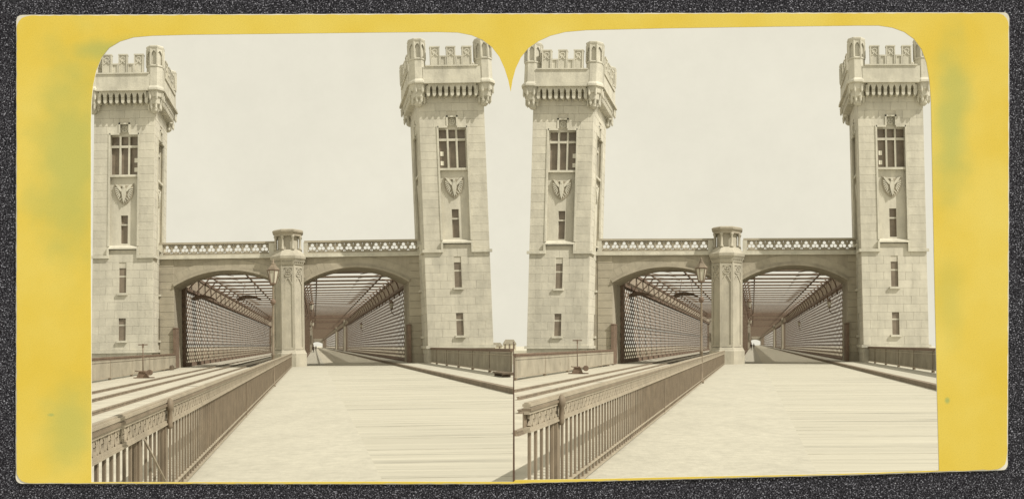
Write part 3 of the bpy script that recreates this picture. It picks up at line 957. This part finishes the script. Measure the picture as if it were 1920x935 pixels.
def build_lamp(br, px, v, label):
    u = br.u_at(px, v)
    T = Thing('street_lamp', label, 'street lamp', br, (u, v, 0), skew=False, group='tall lamp posts at the railings')
    T.part('pole', MB().lathe([(.11, 0), (.11, .10), (.075, .16), (.06, .9), (.055, 1.24), (.075, 1.27), (.075, 1.34), (.05, 1.38), (.042, 3.38), (.036, 3.52), (.034, 4.1), (.05, 4.2)], 10, smooth=True), M['bars'])
    T.part('collar', MB().lathe([(.045, 3.34), (.10, 3.40), (.12, 3.46), (.10, 3.53), (.045, 3.60)], 10, smooth=True), M['iron'])
    fr = MB()
    n = 6
    for i in range(n):
        t = 2 * math.pi * i / n
        c, s = math.cos(t), math.sin(t)
        fr.tube([(.125 * c, .125 * s, 4.22), (.235 * c, .235 * s, 4.76)], .018, 4, False)
    fr.lathe([(.05, 4.16), (.14, 4.20), (.14, 4.24)], 6).lathe([(.25, 4.74), (.26, 4.79), (.22, 4.80)], 6)
    L = T.part('lantern', fr, M['iron'])
    g = MB().lathe([(.115, 4.24), (.222, 4.75)], 6, cap=False)
    T.part('glass', g, M['lampglass'], L)
    T.part('lantern_roof', MB().lathe([(.28, 4.78), (.22, 4.85), (.12, 4.96), (.10, 5.0)], 6), M['bars'], L)
    T.part('finial', MB().lathe([(.09, 4.98), (.10, 5.03), (.04, 5.08), (.05, 5.13), (.012, 5.22)], 8, smooth=True), M['bars'], L)
    return T

def build_switch(br, u, v, label):
    T = Thing('switch_stand', label, 'railway switch', br, (u, v, -.02), skew=False, group='track switch stands')
    T.part('base', MB().prism([(-.34, 0), (.34, 0), (.30, .08), (.14, .42), (-.14, .42), (-.30, .08)], -.15, .15).box(-.5, .62, -.1, .1, 0, .06), M['iron'])
    T.part('pole', MB().tube([(0, 0, .4), (0, 0, 1.86)], .028, 6), M['iron'])
    T.part('target', MB().box(-.26, .26, -.02, .02, 1.84, 1.90).box(-.035, .035, -.04, .04, 1.70, 1.92), M['iron'])
    T.part('lever', MB().tube([(-.05, -.17, .36), (.42, -.2, .34)], .03, 6), M['iron'])
    T.part('weight', MB(lambda a, d, z: (a, d, z)).ring(.46, .32, .16, .02, -.28, -.14, 12), M['iron'])
    T.part('lever', MB().tube([(.05, -.17, .36), (-.36, -.2, .42)], .03, 6), M['iron'])
    return T

def build_crate(br, u, v, label):
    T = Thing('stack_of_timbers', label, 'timber stack', br, (u, v, -.02), group='timber stacks beside the arches')
    y = 0
    for i, (x0, x1, z0, z1, d) in enumerate([(-.55, .45, 0, .18, 0), (-.48, .50, .18, .36, .06), (-.52, .30, .36, .50, .02), (.32, .62, .0, .30, -.25)]):
        T.part('timber', MB().cbox(x0, x1, d, d + 1.1, z0, z1, .02), M['timber'])
    return T

def build_bracket_lamp(br, u, v, z, s, label):
    T = Thing('bracket_lamp', label, 'lamp', br, (u, v, z), skew=False, group='lamps on brackets inside the bridges')
    T.part('bracket', MB().tube([(0, 0, -.55), (s * .35, 0, -.58), (s * .62, 0, -.45), (s * .70, 0, -.25), (s * .70, 0, -.02)], .035, 5), M['iron'])
    L = T.part('lantern', MB().lathe([(.05, -.05), (.15, 0), (.13, .02)], 6, s * .70), M['iron'])
    T.part('lantern_roof', MB().lathe([(.24, .52), (.27, .56), (.1, .72), (.04, .86)], 6, s * .70), M['iron'], L)
    T.part('glass', MB().lathe([(.12, .02), (.22, .53)], 6, s * .70, cap=False), M['lampglass'], L)
    return T

def build_hood(br, px, py, v, w, label):
    u = br.u_at(px, v)
    z = EYE + (PY - py) * v / F - br.r * u - br.s * v
    T = Thing('smoke_hood', label, 'hood', br, (u, v, z), group='curved smoke hoods over the tracks')
    n = 10
    top = [(w * (-.5 + i / n), .36 * math.sin(math.pi * (i / n) ** .85) ** .8) for i in range(n + 1)]
    low = [(w * (-.5 + i / n), .20 * math.sin(math.pi * i / n) - .05) for i in range(n + 1)]
    T.part('hood_sheet', MB().prism(top + list(reversed(low)), 0, 2.6), M['iron'])
    for s in (-.3, .3):
        T.part('hanger', MB().tube([(w * s, 1.2, .2), (w * s * .6, 1.2, 1.6)], .025, 5), M['iron'])
    return T

def build_track(br, u0, u1, v0a, v0b, v1, label):
    T = Thing('railway_track', label, 'railway track', br, (u0, 0, -.02), group='railway tracks beside the railings')
    for u, va in ((u0, v0a), (u1, v0b)):
        x = u - u0
        b = MB()
        b.box(x - .07, x + .07, va, v1, -.02, .01).box(x - .02, x + .02, va, v1, .01, .07).box(x - .04, x + .04, va, v1, .07, .10)
        T.part('rail', b, M['steel'])
    return T

def build_person(br, u, v, label, h=1.7):
    T = Thing('person', label, 'person', br, (u, v, 0), skew=False, group='distant walkers under the bridges')
    k = h / 1.7
    b = MB()
    def limb(path, rs): b.tube([(x * k, y * k, z * k) for x, y, z in path], [r * k for r in rs], 8)
    b.lathe([(.17 * k, .80 * k), (.18 * k, 1.0 * k), (.15 * k, 1.12 * k), (.20 * k, 1.36 * k), (.12 * k, 1.45 * k), (.055 * k, 1.48 * k), (.05 * k, 1.54 * k)], 10, ys=.65, smooth=True)
    for s in (-1, 1):
        limb([(s * .09, 0, .86), (s * .10, -.05 * s, .48), (s * .10, .06 * s, .09), (s * .10, .06 * s - .14, .03)], [.10, .07, .05, .035])
        limb([(s * .20, 0, 1.38), (s * .25, .04 * s, 1.10), (s * .23, -.08 * s, .86), (s * .22, -.1 * s, .76)], [.065, .05, .038, .03])
    T.part('body', b, M['cloth'])
    T.part('head', MB().lathe([(.04 * k, 1.50 * k), (.085 * k, 1.56 * k), (.095 * k, 1.64 * k), (.07 * k, 1.71 * k), (.02 * k, 1.73 * k)], 10, smooth=True), M['skin'])
    T.part('hat', MB().lathe([(.16 * k, 1.68 * k), (.16 * k, 1.70 * k), (.09 * k, 1.70 * k), (.085 * k, 1.84 * k)], 10), M['cloth'])
    return T

def build_bench(br, u, v, label):
    T = Thing('bench', label, 'bench', br, (u, v, .16), group='low benches by the fence')
    T.part('seat', MB().box(-.22, .22, 0, 2.4, .14, .20), M['timber'])
    for y in (.3, 2.0):
        T.part('leg', MB().box(-.18, .18, y, y + .14, 0, .14), M['timber'])
    return T

def build_house(x, y, z, w, d, h, roof, label, nx, nz):
    o = link('house', None, None, (x, y, z)); o['label'] = label; o['category'] = 'house'; o['group'] = 'houses on the far bank'
    def part(n, mb, m): return link(n, mb.mesh(n, m), o)
    part('wall', MB().box(-w / 2, w / 2, 0, d, -8, h), M['plaster'])
    part('roof', MB().prism([(-w / 2 - .6, h), (w / 2 + .6, h), (w * .32, h + roof), (-w * .32, h + roof)], -.6, d + .6), M['tile'])
    me = None
    for i in range(nx):
        for j in range(nz):
            if me is None: me = MB().box(-.8, .8, -.12, .1, 0, 2.4).mesh('window', M['glass'])
            link('window', me, o, (-w / 2 + w * (i + .5) / nx, 0, 1.6 + j * (h - 1.5) / nz))

# ------------------------------------------------------------------ the setting
LEFT = Bridge(590.0, 648.0, 0.015, -1)
RIGHT = Bridge(1411.0, 643.5, 0.004, 1)

struct('river', MB().box(-6000, 6000, -40, 9000, -16.2, -16), M['water'])
struct('far_bank', MB().box(-6000, 6000, 900, 9000, -16, -3.0), M['bank'])

for br in (LEFT, RIGHT):
    lf = br.side < 0
    w = br.word
    lean = (.011, -.013, -.040) if lf else (.027, .0, -.025)
    ur = -1.58 if lf else -2.07
    build_tower(br, 'left', 228.5 if lf else 1044.5, 73.0, 2.36, lean[0], 'right',
                'crenellated stone tower with an eagle shield, left tower of the %s view' % w)
    build_tower(br, 'right', 864.0 if lf else 1680.5, 72.3, 2.52, lean[2], 'left',
                'crenellated stone tower with an eagle shield, right tower of the %s view' % w)
    build_portal(br, lean[1])
    build_bridge(br)
    build_decks(br, ur)
    build_railing(br, (ur + .02, 6.34) if lf else (-2.05, 8.5), (-1.80, 73.5) if lf else (-2.20, 73.5))
    build_lamp(br, 512.0 if lf else 1315.0, 38.5 if lf else 39.0, 'slender iron lamp post with glass lantern rising beside the railing in the %s view' % w)
    build_fence(br, 8.97, 42.7 if lf else 30, 74.0, .16, 'low iron fence along the pavement below the right tower of the %s view' % w)
    build_fence(br, -10.9, 38 if lf else 43.0, 73.5, 0, 'low iron fence by the tracks below the left tower of the %s view' % w)
    tb = (18, 16, 13, 10) if lf else (32.5, 28, 22.5, 17)
    build_track(br, -8.25, -7.0, tb[0], tb[1], 300, 'pair of dark rails nearest the left tower in the %s view' % w)
    build_track(br, -5.6, -4.3, tb[2], tb[3], 300, 'pair of dark rails nearest the iron railing in the %s view' % w)
    build_switch(br, br.u_at(268 if lf else 1082.5, 52.5), 52.5, 'thin dark switch stand with crossbar beside the rails in the %s view' % w)
    build_crate(br, br.u_at(308 if lf else 1124, 70.5), 70.5, 'low dark stack of timbers at the foot of the arch in the %s view' % w)
    o = 0 if lf else 819
    dy = 0 if lf else -6
    build_hood(br, 380 + o, 560 + dy, 86, 2.2, 'dark curved smoke hood nearer the lattice wall in the left arch of the %s view' % w)
    build_hood(br, 466 + o, 560 + dy, 86, 2.2, 'dark curved smoke hood nearer the pier in the left arch of the %s view' % w)
    build_bracket_lamp(br, -1.0, 88, 5.0, 1, 'bracket lamp high beside the pier under the right arch of the %s view' % w)
    build_bracket_lamp(br, -1.0, 140, 4.6, 1, 'bracket lamp farther in behind the pier under the right arch of the %s view' % w)
    build_bracket_lamp(br, 7.9, 88, 5.0, -1, 'bracket lamp on the lattice wall close to the right jamb in the %s view' % w)
    build_bracket_lamp(br, 7.9, 145, 4.3, -1, 'bracket lamp halfway along the lattice wall in the %s view' % w)
    for i, (u, v, h, t) in enumerate(((-.3, 230, 1.75, 'nearer'), (.4, 300, 1.65, 'farther'))):
        build_person(br, u, v, 'dark clothed walker far down the covered footway, %s of two in the %s view' % (t, w), h)
    if lf:
        build_bench(br, 8.3, 40.3, 'low dark bench at the foot of the fence, far right of the left view')

build_house(-4, 930, -3, 13, 12, 6.5, 4.5, 'pale far house with dark windows behind the fence end', 3, 2)
build_house(-17, 960, -3, 11, 12, 4.5, 3.5, 'lower pale far house next to the tower edge', 2, 1)

# ------------------------------------------------------------------ the yellow card with its two arched windows on dark felt
CARD_Y = 6.2
KC = CARD_Y / F
cx_ = lambda x: (x - PX) * KC
cz_ = lambda y: EYE - (y - PY) * KC
STAINS = [(cx_(135), cz_(300), .36, 1.0, .62), (cx_(128), cz_(800), .24, .42, .55), (cx_(1785), cz_(230), .17, .75, .65), (cx_(1780), cz_(560), .14, .4, .3), (cx_(200), cz_(95), .38, .12, .7), (cx_(96), cz_(777), .045, .022, .9), (cx_(1776), cz_(750), .025, .03, 1.0)]
opening = [(171, 903), (171, 780), (170, 500), (170, 230), (171, 190), (174, 160), (180, 132), (190, 108), (204, 90), (224, 78), (250, 70), (285, 67), (360, 65), (500, 63.5), (700, 61), (820, 60), (858, 61),
           (884, 66), (905, 75), (922, 88), (936, 106), (946, 128), (953, 150), (957.5, 172),
           (961, 150), (967, 128), (977, 107), (991, 90), (1010, 77), (1032, 67), (1060, 60), (1100, 56.5), (1250, 53), (1450, 50), (1610, 48), (1648, 48), (1674, 52), (1696, 60), (1714, 73), (1728, 92), (1737, 116), (1743, 150), (1746, 190), (1748, 300),
           (1753, 550), (1758, 760), (1761, 881), (1560, 888), (1300, 893), (1120, 897), (966, 899), (963, 902.5), (700, 902), (400, 903)]
def rounded(pts, r):
    out = []
    n = len(pts)
    for i in range(n):
        p, a, b = Vector(pts[i]), Vector(pts[i - 1]), Vector(pts[(i + 1) % n])
        r_ = r
        d1, d2 = (a - p).normalized(), (b - p).normalized()
        if abs(d1.dot(d2)) > .5:
            out.append(tuple(p)); continue
        for k in range(6):
            t = k / 5
            q = (p + d1 * r_) * (1 - t) ** 2 + 2 * p * t * (1 - t) + (p + d2 * r_) * t ** 2
            out.append(tuple(q))
    return out
def ragged(pts, amp, step):
    out = []
    for i in range(len(pts)):
        p, q = Vector(pts[i]), Vector(pts[(i + 1) % len(pts)])
        n = max(1, int((q - p).length / step))
        for k in range(n):
            c = p.lerp(q, k / n)
            out.append((c.x + random.uniform(-amp, amp), c.y + random.uniform(-amp, amp)))
    return out
outer = [(30, 28), (960, 25), (1893, 23), (1892.5, 450), (1890, 880.5), (1600, 890), (1300, 897.5), (1000, 905), (960, 907), (600, 907), (29, 906), (29.5, 450)]
core_out = ragged(rounded(outer, 12), .35, 14)
inset = [(31.5, 30), (960, 27), (1891, 25), (1890.3, 450), (1888, 878.5), (1600, 888.3), (1300, 896), (1000, 903.8), (960, 905.5), (600, 905.8), (31, 904.5), (31.5, 450)]
face_out = ragged(rounded(inset, 26), .6, 9)
toW = lambda pts: [(cx_(x), cz_(y)) for x, y in pts]
card = link('stereo_card', None, None, (0, CARD_Y, 0))
card['label'] = 'yellow stereo card mount with two arched openings and worn pale corners'
card['category'] = 'card'
link('card_core', MB().prism(toW(core_out), .004, .010, toW(opening)).mesh('card_core', M['cardcore']), card)
link('yellow_face', MB().prism(toW(face_out), 0, .0041, toW(opening)).mesh('yellow_face', yellow_card_material()), card)
link('centre_seam', MB().prism(toW([(962.2, 640), (963.6, 640), (964.6, 760), (965.2, 901), (961.6, 904), (962.0, 760)]), .002, .012).mesh('centre_seam', M['seam']), card)
felt = link('felt_backdrop', None, None, (0, CARD_Y, 0))
felt['label'] = 'dark speckled felt panel behind the yellow card'
felt['category'] = 'backdrop'
hole = []
ctr = Vector((963, 480))
for x, y in opening:
    if abs(x - 957.5) < 40 and y < 180: continue
    hole.append((x + (3 if x > 963 else -3), y + (1.2 if y > 700 else -3)))
link('felt_sheet', MB().prism(toW([(-260, -45), (2180, -45), (2180, 1010), (-260, 1010)]), .014, .024, toW(hole)).mesh('felt_sheet', felt_material()), felt)
